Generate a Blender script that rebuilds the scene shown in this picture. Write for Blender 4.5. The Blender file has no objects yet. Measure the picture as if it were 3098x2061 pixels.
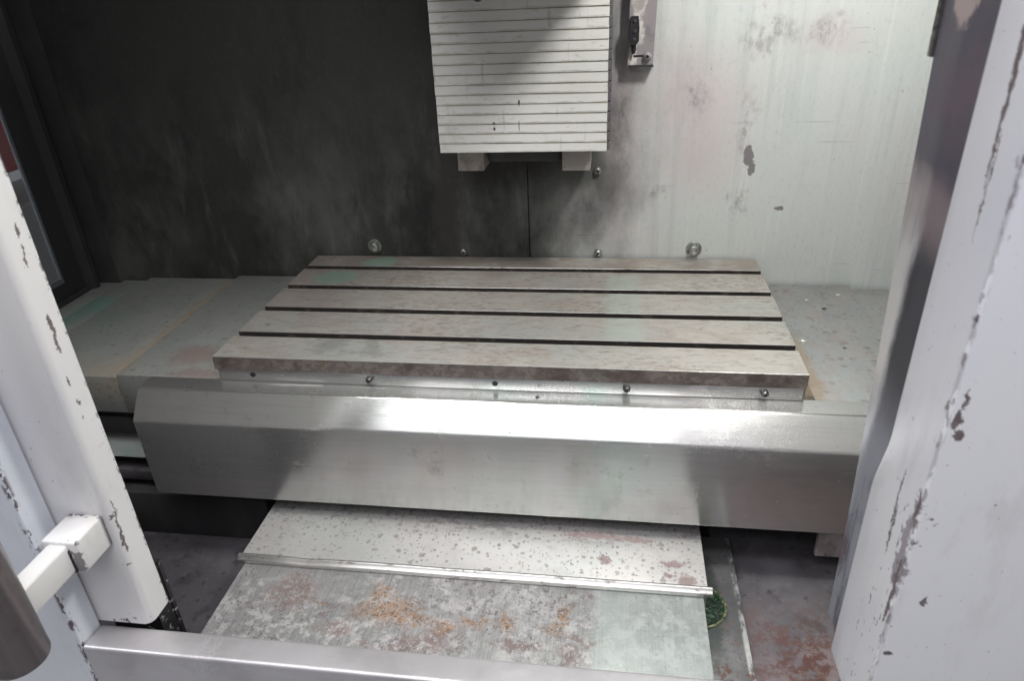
import bpy, bmesh, math, random
from mathutils import Vector, Euler, Matrix
random.seed(7)
R = math.radians
sc = bpy.context.scene
col = sc.collection

# ------------------------------------------------------------------ camera
cam_d = bpy.data.cameras.new('camera')
cam = bpy.data.objects.new('camera', cam_d); col.objects.link(cam)
cam_d.sensor_width = 36.0
cam_d.lens = 24.704
cam_d.clip_start = 0.02; cam_d.clip_end = 100
def cam_matrix(yaw, pitch, roll):
    m = Matrix.Rotation(yaw, 3, 'Z') @ Matrix.Rotation(pitch, 3, 'X') @ Matrix.Rotation(roll, 3, 'Y')
    return m @ Matrix.Rotation(R(90), 3, 'X')          # camera looks along -Z locally
m = cam_matrix(0.15772882, -0.48165896, 0.04740551).to_4x4()
m.translation = (0, 0, 0.577)
cam.matrix_world = m
cam_d.dof.use_dof = True
cam_d.dof.focus_distance = 1.22
cam_d.dof.aperture_fstop = 5.6
sc.camera = cam

# ------------------------------------------------------------------ light
w = bpy.data.worlds.new('World'); sc.world = w; w.use_nodes = True
w.node_tree.nodes['Background'].inputs[0].default_value = (0.90, 0.92, 1.0, 1)
w.node_tree.nodes['Background'].inputs[1].default_value = 0.17

def area(name, loc, target, sx, sy, power, color, spread=180):
    l = bpy.data.lights.new(name, 'AREA'); l.shape = 'RECTANGLE'; l.size = sx; l.size_y = sy
    l.energy = power; l.color = color; l.spread = R(spread)
    o = bpy.data.objects.new(name, l); col.objects.link(o); o.location = loc
    o.rotation_euler = (Vector(target) - Vector(loc)).to_track_quat('-Z', 'Y').to_euler()
    return o
# work lamp inside the machine, high on the right
area('inside_light', (0.40, 0.93, 1.12), (0.05, 1.25, 0.0), 0.05, 0.20, 11.5, (1.0, 1.0, 0.95))
area('inside_light', (-0.62, 0.74, 1.08), (-0.72, 0.96, 0.0), 0.6, 0.06, 3.0, (1.0, 1.0, 0.97), 120)  # added fill, no such lamp; lifts the left apron and way covers
# hall lighting behind and above the operator
area('outside_light', (-0.50, -1.0, 1.78), (-0.15, 0.9, -0.05), 1.7, 0.50, 14.0, (0.98, 0.97, 1.0))
area('outside_light', (0.0, -0.1, 2.3), (-0.1, 0.7, 0.0), 1.4, 0.4, 27.0, (0.97, 0.96, 1.0))
area('outside_light', (1.3, -1.1, 3.0), (-0.8, 1.2, -0.1), 1.6, 1.0, 26.0, (0.98, 0.97, 1.0))
area('outside_light', (-1.8, 0.15, 1.6), (0.3, 0.6, 0.2), 0.8, 0.8, 18.0, (0.96, 0.95, 1.0))  # added fill standing in for wall bounce onto the right post

sc.view_settings.view_transform = 'Standard'
sc.view_settings.look = 'None'
sc.view_settings.exposure = 0.0
sc.view_settings.gamma = 1.0

# ------------------------------------------------------------------ materials
class Mat:
    def __init__(s, name, color, rough=0.5, metal=0.0, spec=None):
        s.m = bpy.data.materials.new(name); s.m.use_nodes = True
        s.nt = s.m.node_tree; s.N = s.nt.nodes; s.L = s.nt.links
        s.b = s.N['Principled BSDF']
        s.geo = s.N.new('ShaderNodeNewGeometry')
        s.P = s.geo.outputs['Position']
        s.sep = s.N.new('ShaderNodeSeparateXYZ'); s.L.new(s.P, s.sep.inputs[0])
        s.c = s.rgb(color); s.r = s.val(rough); s.me = s.val(metal)
        s.h = None
        if spec is not None: s.b.inputs['Specular IOR Level'].default_value = spec
    def rgb(s, c):
        n = s.N.new('ShaderNodeRGB'); n.outputs[0].default_value = (c[0], c[1], c[2], 1); return n.outputs[0]
    def val(s, v):
        n = s.N.new('ShaderNodeValue'); n.outputs[0].default_value = v; return n.outputs[0]
    def inp(s, sock, v):
        if isinstance(v, (int, float)): sock.default_value = v
        else: s.L.new(v, sock)
    def math(s, op, a, b=None, clamp=False):
        n = s.N.new('ShaderNodeMath'); n.operation = op; n.use_clamp = clamp
        s.inp(n.inputs[0], a)
        if b is not None: s.inp(n.inputs[1], b)
        return n.outputs[0]
    def mul(s, a, b): return s.math('MULTIPLY', a, b)
    def add(s, a, b): return s.math('ADD', a, b)
    def mx(s, a, b): return s.math('MAXIMUM', a, b)
    def vec(s, st=(1, 1, 1), off=(0, 0, 0), rot=(0, 0, 0)):
        n = s.N.new('ShaderNodeMapping'); s.L.new(s.P, n.inputs[0])
        n.inputs['Scale'].default_value = st; n.inputs['Location'].default_value = off
        n.inputs['Rotation'].default_value = rot
        return n.outputs[0]
    def noise(s, scale, st=(1, 1, 1), detail=4, rough=0.55, off=(0, 0, 0), dist=0.0, rot=(0, 0, 0)):
        n = s.N.new('ShaderNodeTexNoise'); s.L.new(s.vec(st, off, rot), n.inputs['Vector'])
        n.inputs['Scale'].default_value = scale; n.inputs['Detail'].default_value = detail
        n.inputs['Roughness'].default_value = rough; n.inputs['Distortion'].default_value = dist
        return n.outputs['Fac']
    def voro(s, scale, st=(1, 1, 1), off=(0, 0, 0), rnd=1.0):
        # distance warped by noise so that the spots are uneven
        n = s.N.new('ShaderNodeTexVoronoi')
        wv = s.N.new('ShaderNodeTexNoise'); s.L.new(s.P, wv.inputs['Vector']); wv.inputs['Scale'].default_value = scale * 2.2
        wv.inputs['Detail'].default_value = 5; wv.inputs['Roughness'].default_value = .7
        mixn = s.N.new('ShaderNodeVectorMath'); mixn.operation = 'MULTIPLY_ADD'
        s.L.new(wv.outputs['Color'], mixn.inputs[0]); mixn.inputs[1].default_value = (0.9 / scale,) * 3
        s.L.new(s.vec(st, off), mixn.inputs[2]); s.L.new(mixn.outputs[0], n.inputs['Vector'])
        n.inputs['Scale'].default_value = scale; n.inputs['Randomness'].default_value = rnd
        return n.outputs['Distance'], n.outputs['Color']
    def ramp(s, f, lo, hi, a=0.0, b=1.0):
        n = s.N.new('ShaderNodeMapRange'); n.interpolation_type = 'SMOOTHSTEP'
        if lo > hi: lo, hi, a, b = hi, lo, b, a
        s.inp(n.inputs['Value'], f)
        n.inputs['From Min'].default_value = lo; n.inputs['From Max'].default_value = hi
        n.inputs['To Min'].default_value = a; n.inputs['To Max'].default_value = b
        return n.outputs['Result']
    def box(s, lims, soft=0.01):
        """mask of a region; lims = dict(x=(a,b), y=(a,b), z=(a,b)), None = open"""
        out = None
        for ax, i in (('x', 0), ('y', 1), ('z', 2)):
            if ax not in lims: continue
            a, b_ = lims[ax]
            for v, sg in ((a, 1), (b_, -1)):
                if v is None: continue
                k = s.ramp(s.sep.outputs[i], v - sg * soft, v + sg * soft)
                out = k if out is None else s.mul(out, k)
        return out
    def blobs(s, lst, soft=0.15, amp=0.9, nscale=60, nst=(1, 1, 1)):
        """irregular patches: list of (x,y,z,rx,ry,rz); the outline is warped at three sizes"""
        V = s.P
        for sc_, am in ((nscale * .8, .55 * amp / nscale), (nscale * 3.0, .30 * amp / nscale), (nscale * 9, .14 * amp / nscale)):
            n = s.N.new('ShaderNodeTexNoise'); s.L.new(s.P, n.inputs['Vector']); n.inputs['Scale'].default_value = sc_; n.inputs['Detail'].default_value = 3
            c = s.N.new('ShaderNodeVectorMath'); c.operation = 'SUBTRACT'; s.L.new(n.outputs['Color'], c.inputs[0]); c.inputs[1].default_value = (.5, .5, .5)
            a = s.N.new('ShaderNodeVectorMath'); a.operation = 'MULTIPLY_ADD'; s.L.new(c.outputs[0], a.inputs[0]); a.inputs[1].default_value = (am * 3,) * 3
            s.L.new(V, a.inputs[2]); V = a.outputs[0]
        nz = s.noise(nscale * 1.7, nst, detail=6, rough=0.72)
        jit = s.mul(s.add(nz, -0.5), amp * 1.1)
        out = None
        for (x, y, z, rx, ry, rz) in lst:
            a = s.N.new('ShaderNodeVectorMath'); a.operation = 'SUBTRACT'; s.L.new(V, a.inputs[0]); a.inputs[1].default_value = (x, y, z)
            d = s.N.new('ShaderNodeVectorMath'); d.operation = 'DIVIDE'; s.L.new(a.outputs[0], d.inputs[0]); d.inputs[1].default_value = (rx, ry, rz)
            l = s.N.new('ShaderNodeVectorMath'); l.operation = 'LENGTH'; s.L.new(d.outputs[0], l.inputs[0])
            k = l.outputs['Value']
            out = k if out is None else s.math('MINIMUM', out, k)
        return s.ramp(s.add(out, jit), 1 + soft, 1 - soft)
    def layer(s, mask, color=None, rough=None, metal=None, fac=1.0, mode='MIX'):
        if fac != 1.0: mask = s.mul(mask, fac)
        if color is not None:
            n = s.N.new('ShaderNodeMix'); n.data_type = 'RGBA'; n.blend_type = mode
            s.L.new(mask, n.inputs[0]); s.L.new(s.c, n.inputs[6])
            if isinstance(color, tuple): n.inputs[7].default_value = (*color, 1)
            else: s.L.new(color, n.inputs[7])
            s.c = n.outputs[2]
        for attr, v in (('r', rough), ('me', metal)):
            if v is None: continue
            n = s.N.new('ShaderNodeMix'); s.L.new(mask, n.inputs[0]); s.L.new(getattr(s, attr), n.inputs[2])
            n.inputs[3].default_value = v; setattr(s, attr, n.outputs[0])
        return s
    def rvary(s, f, amt):
        s.r = s.math('ADD', s.r, s.mul(s.add(f, -0.5), amt), clamp=True)
    def height(s, f, k):
        v = s.mul(f, k); s.h = v if s.h is None else s.add(s.h, v)
    def done(s, bump=1.0, dist=0.001, aniso=0.0, tangent=None):
        s.L.new(s.c, s.b.inputs['Base Color']); s.L.new(s.r, s.b.inputs['Roughness']); s.L.new(s.me, s.b.inputs['Metallic'])
        if s.h is not None:
            n = s.N.new('ShaderNodeBump'); n.inputs['Strength'].default_value = bump; n.inputs['Distance'].default_value = dist
            s.L.new(s.h, n.inputs['Height']); s.L.new(n.outputs[0], s.b.inputs['Normal'])
        if aniso:
            s.b.inputs['Anisotropic'].default_value = aniso
            c = s.N.new('ShaderNodeCombineXYZ')
            for i in range(3): c.inputs[i].default_value = tangent[i]
            s.L.new(c.outputs[0], s.b.inputs['Tangent'])
        return s.m

# --- stained inner wall sheet
M = Mat('wall_paint', (0.58, 0.605, 0.59), 0.45)
M.layer(M.ramp(M.noise(3.2, (1, 1, .7), 5), 0.42, 0.72), (0.62, 0.56, 0.575), fac=0.55)
M.layer(M.ramp(M.noise(5.5, (1, 1, .5), 6, off=(3, 0, 1)), 0.50, 0.78), (0.46, 0.50, 0.48), fac=0.7)
M.layer(M.mul(M.ramp(M.noise(42, (1, 1, .03), 4, .6), 0.50, 0.74), M.ramp(M.noise(4, (1, 1, .4), 3, off=(4, 4, 0)), .40, .60)), (0.40, 0.44, 0.43), fac=0.45)       # run marks
M.layer(M.ramp(M.noise(85, (1, 1, .03), 3, off=(1, 4, 0)), 0.58, 0.76), (0.74, 0.77, 0.75), fac=0.3)
smudge = M.noise(55, (1, 1, .55), 9, .78)
smudge2 = M.noise(16, (1, 1, .6), 7, .7, off=(2, 5, 1))
k = M.mul(M.ramp(smudge, 0.50, 0.66), M.ramp(smudge2, 0.56, 0.68))
M.layer(k, (0.24, 0.20, 0.21), fac=0.45)
# diffuse reddish patches with a darker broken core
M.layer(M.blobs([(.15, 1.5, .33, .09, 1, .08), (.17, 1.5, .24, .07, 1, .08), (.02, 1.5, .38, .03, 1, .22), (.40, 1.5, .45, .05, 1, .035), (.0, 1.5, .26, .02, 1, .12)], .9, .45, 16), (0.56, 0.47, 0.49), fac=.5)
sp = M.blobs([(.262, 1.5, .285, .013, 1, .05), (.265, 1.5, .118, .012, 1, .03), (.235, 1.5, .14, .01, 1, .012),
                 (.30, 1.5, .46, .035, 1, .022), (.39, 1.5, .46, .03, 1, .018), (.27, 1.5, .435, .03, 1, .02), (-.005, 1.5, .145, .010, 1, .02), (.09, 1.5, .148, .014, 1, .014),
                 (.16, 1.5, .34, .025, 1, .02), (.01, 1.5, .30, .012, 1, .06), (.02, 1.5, .22, .01, 1, .03)], .7, .9, 26)
M.layer(M.mul(sp, M.ramp(smudge, .42, .60)), (0.20, 0.165, 0.175), fac=.55)
M.layer(M.blobs([(.345, 1.5, .112, .009, 1, .005), (.270, 1.5, .226, .010, 1, .022), (.279, 1.5, .198, .0075, 1, .016)], .08, .6, 80, (1, 1, .6)), (0.20, 0.18, 0.19), rough=.3, fac=.95)
# fine long scratches
M.layer(M.mul(M.ramp(M.noise(150, (.04, 1, 1), 1, rot=(0, .10, 0)), 0.735, 0.75), M.ramp(M.noise(6, off=(0, 9, 0)), .5, .6)), (0.33, 0.33, 0.33), fac=.5)
# soot, coolant film and painted-in shade left of the column, paler streaks low down
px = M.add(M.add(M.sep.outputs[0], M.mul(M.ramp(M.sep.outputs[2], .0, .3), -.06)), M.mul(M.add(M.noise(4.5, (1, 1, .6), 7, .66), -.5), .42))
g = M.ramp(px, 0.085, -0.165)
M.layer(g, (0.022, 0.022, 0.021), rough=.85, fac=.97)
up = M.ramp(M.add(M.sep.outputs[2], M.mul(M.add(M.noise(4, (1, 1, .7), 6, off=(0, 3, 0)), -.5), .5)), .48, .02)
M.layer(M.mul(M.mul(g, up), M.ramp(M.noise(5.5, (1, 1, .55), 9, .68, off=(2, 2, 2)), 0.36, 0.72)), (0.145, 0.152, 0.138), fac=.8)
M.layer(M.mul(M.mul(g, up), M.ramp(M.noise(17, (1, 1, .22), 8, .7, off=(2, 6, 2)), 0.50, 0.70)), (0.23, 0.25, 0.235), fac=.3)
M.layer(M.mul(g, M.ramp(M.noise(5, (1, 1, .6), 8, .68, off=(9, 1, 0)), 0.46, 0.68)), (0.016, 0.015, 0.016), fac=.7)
M.layer(M.blobs([(-.37, 1.5, .12, .028, 1, .15), (-.28, 1.5, .215, .12, 1, .03)], .6, .7, 14), (0.045, 0.04, 0.04), fac=.7)
M.layer(M.ramp(M.noise(130, (1, 1, .5), 7, .8, off=(4, 4, 4)), .50, .70), (0.12, 0.12, 0.12), fac=.16)
M.layer(M.mul(M.ramp(M.noise(230, (1, 1, .6), 3, .6, off=(0, 2, 4)), .69, .73), M.ramp(M.noise(11, off=(0, 5, 4)), .45, .6)), (0.12, 0.10, 0.10), fac=.7)
for rz_, of in ((.10, 0), (-.22, 5), (.9, 9)):
    M.layer(M.mul(M.ramp(M.noise(120, (.03, 1, 1), 1, rot=(0, rz_, 0), off=(of, 0, of)), .742, .752), M.mul(M.ramp(M.sep.outputs[0], .0, .1), M.ramp(M.noise(5, off=(0, of, 9)), .50, .56))), (0.33, 0.33, 0.33), fac=.5)
M.rvary(M.noise(12, (1, 1, .5), 4), .2)
M.b.inputs['Specular IOR Level'].default_value = .3
M.height(M.noise(4, detail=3), .6)
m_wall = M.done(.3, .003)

# --- grime-dark painted sheet (left side)
M = Mat('dark_paint', (0.032, 0.032, 0.034), .6)
M.layer(M.ramp(M.noise(7, (1, 1, .35), 6), .45, .7), (0.075, 0.075, 0.072), fac=.7)
M.layer(M.ramp(M.noise(14, (1, 1, .3), 6, off=(3, 1, 0)), .5, .7), (0.04, 0.038, 0.045), fac=.8)
m_dark = M.done()

# --- chip pan sheet
M = Mat('pan_steel', (0.095, 0.088, 0.098), .5, .2)
M.layer(M.ramp(M.noise(9, detail=7, rough=.65), .45, .65), (0.14, 0.135, 0.148), fac=.7)
M.layer(M.ramp(M.noise(22, detail=6, off=(4, 0, 0)), .55, .68), (0.05, 0.045, 0.05), fac=.7)
M.layer(M.ramp(M.noise(120, detail=6, rough=.75, off=(4, 5, 0)), .55, .66), (0.22, 0.20, 0.21), fac=.3)
d, c_ = M.voro(38)
M.layer(M.ramp(d, .20, .12), (0.035, 0.03, 0.035), fac=.65)
rz = M.box(dict(x=(.22, None), y=(None, .84)), .08)
rr = M.ramp(M.noise(26, detail=8, rough=.72, off=(0, 3, 1)), .46, .56)
M.layer(M.mul(rz, M.ramp(M.noise(8, detail=5), .3, .6)), (0.22, 0.165, 0.17), fac=.8)
M.layer(M.mul(M.mul(rz, M.ramp(M.noise(75, detail=8, rough=.8, off=(1, 3, 1)), .42, .50)), rr), (0.11, 0.045, 0.032), rough=.75, metal=0, fac=.92)
M.layer(M.mul(rz, M.ramp(M.noise(60, detail=6, rough=.7, off=(5, 3, 1)), .60, .66)), (0.17, 0.10, 0.07), rough=.8, metal=0, fac=.8)
M.rvary(M.noise(20, detail=5), .35)
M.height(M.noise(60, detail=5), .5)
m_pan = M.done(.5, .002)

# --- brushed stainless (apron)
M = Mat('brushed_stainless', (0.66, 0.65, 0.64), .22, .86)
M.layer(M.ramp(M.noise(4, (1, 1, 1), 4), .4, .7), (0.55, 0.60, 0.57), fac=.6)
M.layer(M.ramp(M.noise(420, (.012, 1, 1), 3), .45, .75), (0.52, 0.515, 0.50), fac=.5)
sm = M.noise(90, (.7, 1, 1.2), 8, .75, off=(3, 0, 0))
M.layer(M.mul(M.ramp(sm, .50, .66), M.ramp(M.noise(9, (1, 1, 1), 4, off=(6, 2, 0)), .52, .66)), (0.42, 0.40, 0.38), rough=.40, fac=.4)
M.layer(M.ramp(M.noise(150, (1, 1, 1), 3, .6, off=(3, 5, 0)), .715, .74), (0.10, 0.09, 0.09), rough=.6, metal=.2, fac=.6)
M.layer(M.mul(M.blobs([(-.285, .93, -.160, .012, .1, .022), (-.53, .93, -.17, .03, .1, .006), (-.33, .93, -.13, .014, .1, .008), (.165, .95, -.075, .014, .03, .01), (.20, .95, -.07, .008, .03, .01),
                 (.165, .985, -.05, .012, .012, .02), (.20, .985, -.05, .008, .009, .02)], .9, .7, 40), M.ramp(sm, .38, .60)), (0.20, 0.19, 0.18), rough=.5, metal=.5, fac=.5)
M.layer(M.mul(M.box(dict(x=(.13, .30), z=(-.10, -.04)), .03), M.ramp(M.noise(520, detail=3, rough=.7), .60, .68)), (0.85, 0.9, 0.88), rough=.6, metal=.3, fac=.5)
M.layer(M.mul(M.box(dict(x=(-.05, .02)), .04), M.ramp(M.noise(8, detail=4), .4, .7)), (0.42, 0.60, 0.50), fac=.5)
M.layer(M.mul(M.ramp(M.noise(60, (.06, 1, 1.6), 3, rot=(0, .5, 0)), .66, .69), M.box(dict(x=(-.60, -.38), z=(-.10, -.05)), .03)), (0.95, 0.95, 0.95), rough=.5, metal=.4, fac=.6)
M.layer(M.ramp(M.noise(26, (1, 1, .35), 7, .7, off=(8, 0, 3)), .54, .70), (0.50, 0.50, 0.47), rough=.34, fac=.5)
M.rvary(M.noise(7, detail=6, rough=.6), .16); M.rvary(M.noise(300, (.02, 1, 1), 3), .10); M.rvary(M.noise(60, (.3, 1, 1), 6, .7), .10)
M.height(M.noise(700, (.008, 1, 1), 2), .25); M.height(M.noise(2.5, detail=2), 1.0)
m_apron = M.done(.06, .001, .85, (0, .5, 1))

# --- worn sheet of the guideway covers
def cover_mat(name, base, spots, spot_c, sc_, rust=False, lines=None, tint=None, metal=.5, rough=.42):
    M = Mat(name, base, rough, metal)
    M.layer(M.ramp(M.noise(6, detail=5), .42, .68), tint or (0.50, 0.56, 0.53), fac=.6)
    M.layer(M.ramp(M.noise(11, detail=8, rough=.7, off=(5, 1, 3)), .48, .64), tuple(v * .8 for v in base), rough=.5, fac=.6)
    M.layer(M.ramp(M.noise(70, detail=7, rough=.75, off=(5, 2, 3)), .54, .66), tuple(v * .66 for v in base), rough=.55, fac=.45)
    if lines:
        M.layer(M.ramp(M.noise(300, lines, 3), .46, .70), tuple(v * .55 for v in base), fac=.5)
        M.layer(M.ramp(M.noise(150, lines, 3, off=(1, 1, 1)), .55, .7), (0.60, 0.62, 0.61), fac=.28)
    for i, (s_, t, dens) in enumerate(sc_):
        d, c_ = M.voro(s_, off=(i * 3.3, i, 0))
        sepc = M.N.new('ShaderNodeSeparateColor'); M.L.new(c_, sepc.inputs[0])
        rad = M.mul(M.ramp(sepc.outputs[0], 1 - dens, 1.0), t)       # each cell has its own spot size, many have none
        clus = M.ramp(M.noise(7, detail=3, off=(i, 3, 3)), .36, .52)
        M.layer(M.mul(M.ramp(M.math('SUBTRACT', d, rad), .02, -.06), clus), spot_c, rough=.55, metal=.3, fac=.75)
    if rust:
        wide = M.ramp(M.noise(5.5, detail=4, off=(1, 7, 0)), .40, .56)
        M.layer(M.mul(M.ramp(M.noise(36, detail=9, rough=.78, off=(2, 2, 0)), .50, .55), wide), (0.55, 0.53, 0.52), rough=.7, metal=.1, fac=.5)
        M.layer(M.mul(M.ramp(M.noise(48, detail=9, rough=.78, off=(8, 2, 0)), .52, .56), M.mul(M.box(dict(x=(-.56, .0), y=(.64, .80)), .06), M.ramp(M.noise(9, detail=4, off=(0, 1, 8)), .42, .56))), (0.14, 0.11, 0.105), rough=.7, metal=.1, fac=.85)
        M.layer(M.mul(M.ramp(M.noise(95, detail=8, rough=.8, off=(3, 8, 3)), .40, .52), M.blobs([(-.41, .70, -.3, .030, .018, .1), (-.27, .69, -.3, .04, .018, .1), (-.13, .70, -.3, .035, .010, .1), (-.38, .735, -.3, .015, .015, .1), (-.05, .685, -.3, .018, .018, .1), (-.03, .72, -.3, .025, .010, .1),
                         (-.31, .675, -.3, .04, .008, .1), (-.50, .77, -.3, .04, .04, .1)], .5, 1.1, 36)), (0.17, 0.12, 0.11), rough=.8, metal=0, fac=.85)
        M.layer(M.mul(M.ramp(M.noise(120, (1, .8, 1), 7, .8, off=(3, 8, 8)), .545, .59), M.ramp(M.noise(8, detail=5, off=(3, 8, 8)), .42, .55)), (0.10, 0.09, 0.09), rough=.7, metal=.1, fac=.75)
        M.layer(M.ramp(M.noise(260, (1, .5, 1), 4, .7, off=(9, 8, 8)), .55, .66), (0.66, 0.65, 0.64), fac=.35)
        rb = M.noise(150, detail=7, rough=.8, off=(0, 0, 4))
        zone = M.blobs([(-.335, .745, -.3, .042, .024, .1), (-.30, .735, -.3, .03, .016, .1), (-.36, .775, -.3, .014, .018, .1), (-.15, .745, -.3, .009, .018, .1), (-.137, .73, -.3, .009, .010, .1),
                         (-.06, .76, -.3, .009, .026, .1), (-.075, .735, -.3, .016, .009, .1), (-.20, .735, -.3, .025, .007, .1), (-.24, .72, -.3, .02, .007, .1), (-.45, .745, -.3, .010, .004, .1)], .75, 1.1, 40)
        M.layer(M.mul(zone, M.ramp(rb, .40, .52)), (0.27, 0.18, 0.125), rough=.9, metal=0, fac=.8)
        M.layer(M.mul(zone, M.ramp(rb, .52, .60)), (0.36, 0.20, 0.09), rough=.9, metal=0, fac=.85)
        M.layer(M.mul(zone, M.ramp(M.noise(210, detail=5, rough=.75, off=(7, 0, 0)), .52, .58)), (0.085, 0.05, 0.035), rough=.9, metal=0, fac=.85)
        gl = M.box(dict(x=(-.012, None)), .006)
        M.layer(gl, (0.44, 0.50, 0.475), fac=.5)
        M.layer(M.mul(gl, M.ramp(M.noise(20, detail=8, rough=.7, off=(3, 3, 9)), .54, .64)), (0.30, 0.32, 0.31), fac=.5)
    M.rvary(M.noise(14, detail=6), .25)
    M.height(M.noise(60, detail=6, rough=.65), .5); M.height(M.noise(3), 1.5)
    return M
M = cover_mat('cover_sheet_dull', (0.36, 0.37, 0.355), .35, (0.22, 0.19, 0.17), [(60, .34, .3), (120, .38, .4)], tint=(0.26, 0.32, 0.295), metal=.3)
M.layer(M.blobs([(-.925, 1.25, -.06, .018, .3, .05)], .5, .6, 20), (0.29, 0.235, 0.165), rough=.7, metal=.1, fac=.7)      # rust band beside the lap
M.layer(M.blobs([(-.95, 1.05, -.06, .05, .05, .05)], .7, .8, 26), (0.30, 0.25, 0.19), rough=.7, metal=.1, fac=.6)
M.layer(M.blobs([(-.80, 1.10, -.06, .05, .04, .05), (-.76, 1.03, -.06, .05, .02, .05), (-.73, 1.16, -.06, .02, .09, .05), (-.72, 1.3, -.06, .03, .2, .05)], .5, 1.3, 60), (0.20, 0.13, 0.11), rough=.75, metal=.1, fac=.7)
M.layer(M.ramp(M.noise(60, detail=7, rough=.7, off=(1, 9, 0)), .60, .66), (0.40, 0.34, 0.32), fac=.5)
M.layer(M.blobs([(-1.20, 1.35, -.07, .05, .05, .1), (-1.22, 1.25, -.07, .03, .08, .1)], .5, .9, 30), (0.15, 0.36, 0.30), rough=.35, metal=.2, fac=.55)
m_cover_l = M.done(.35, .002)
M = cover_mat('cover_sheet_spotted', (0.38, 0.385, 0.385), .30, (0.22, 0.19, 0.17), [(55, .42, .6), (110, .42, .6)], tint=(0.37, 0.42, 0.41))
M.layer(M.mul(M.ramp(M.noise(28, (1, .6, 1), 8, .68), .48, .60), M.box(dict(x=(.3, None)), .01)), (0.34, 0.30, 0.29), rough=.6, metal=.3, fac=.6)
M.layer(M.blobs([(.335, 1.1, -.06, .02, .16, .05), (.325, 1.3, -.06, .012, .2, .05)], .5, 1.1, 50), (0.30, 0.22, 0.14), rough=.8, metal=.1, fac=.7)
m_cover_r = M.done(.35, .002)
M = cover_mat('cover_sheet_clean', (0.57, 0.555, 0.54), .32, (0.24, 0.205, 0.195), [(70, .38, .7), (120, .42, .7), (190, .42, .5)], tint=(0.50, 0.54, 0.52), metal=.55, rough=.44)
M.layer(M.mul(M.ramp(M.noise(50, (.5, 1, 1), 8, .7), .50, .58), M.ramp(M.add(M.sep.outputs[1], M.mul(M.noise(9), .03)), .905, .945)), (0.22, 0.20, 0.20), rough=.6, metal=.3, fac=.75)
M.layer(M.blobs([(-.02, .925, -.29, .05, .008, .1), (.05, .92, -.29, .04, .006, .1), (.11, .87, -.29, .018, .008, .1), (.13, .835, -.29, .014, .012, .1), (.10, .845, -.29, .006, .006, .1), (0, .87, -.29, .01, .008, .1)], .3, 1.2, 110), (0.25, 0.175, 0.165), rough=.8, metal=.1, fac=.8)
m_cover_f = M.done(.3, .002, .0)
M = cover_mat('cover_sheet_rusted', (0.37, 0.365, 0.365), .45, (0.22, 0.19, 0.185), [(70, .36, .5)], rust=True, lines=(1, .02, 1), tint=(0.31, 0.335, 0.32), metal=.45)
m_cover_rust = M.done(.5, .002)

# --- ground cast-iron table
M = Mat('cast_iron_table', (0.555, 0.53, 0.49), .40, .5)
M.layer(M.ramp(M.noise(3.5, (1, 1, 1), 4), .4, .68), (0.45, 0.48, 0.455), fac=.75)
M.layer(M.ramp(M.noise(13, (.5, 1, 1), 8, .72, off=(2, 0, 5)), .46, .62), (0.43, 0.365, 0.32), rough=.55, fac=.62)
M.layer(M.ramp(M.noise(75, (.35, 1, 1), 7, .75, off=(7, 3, 5)), .50, .62), (0.31, 0.26, 0.225), rough=.55, fac=.5)
M.layer(M.ramp(M.noise(240, (.25, 1, 1), 4, .7, off=(1, 3, 2)), .52, .70), (0.66, 0.65, 0.62), fac=.45)
M.layer(M.ramp(M.noise(42, (.5, 1, 1), 6, .7, off=(1, 8, 2)), .60, .68), (0.22, 0.175, 0.145), rough=.6, fac=.6)
M.layer(M.mul(M.ramp(M.noise(110, (.45, 1, 1), 8, .8, off=(4, 8, 2)), .50, .58), M.ramp(M.noise(7, (.6, 1, 1), 5, off=(4, 1, 2)), .45, .6)), (0.22, 0.175, 0.15), rough=.6, fac=.6)
M.layer(M.mul(M.box(dict(y=(1.39, None)), .04), M.ramp(M.noise(12, detail=5), .3, .6)), (0.30, 0.235, 0.20), fac=.6)
M.layer(M.box(dict(x=(-.01, .055), y=(1.09, 1.40)), .012), (0.52, 0.62, 0.56), fac=.45)
M.layer(M.box(dict(x=(None, -.56), y=(1.19, None)), .02), (0.47, 0.39, 0.38), fac=.45)
M.layer(M.blobs([(-.60, 1.365, 0, .05, .036, .1), (-.53, 1.46, 0, .04, .03, .1)], .12, .5, 30), (0.36, 0.53, 0.46), rough=.35, fac=.75)
M.layer(M.blobs([(-.50, 1.055, 0, .03, .025, .05), (-.43, 1.03, 0, .05, .006, .05), (-.42, 1.05, 0, .012, .03, .05)], .6, 1.2, 40), (0.25, 0.235, 0.23), rough=.4, fac=.5)
M.rvary(M.noise(30, (.5, 1, 1), 6, .65), .3)
M.height(M.noise(90, (.4, 1, 1), 6, .65), .5)
m_table = M.done(.3, .0015)
M = Mat('slot_dark_iron', (0.035, 0.03, 0.027), .6, .2)  # slot walls, darker than the other table sides
M.layer(M.ramp(M.noise(60, detail=6), .55, .66), (0.13, 0.105, 0.085), fac=.6)
m_slot = M.done()
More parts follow.
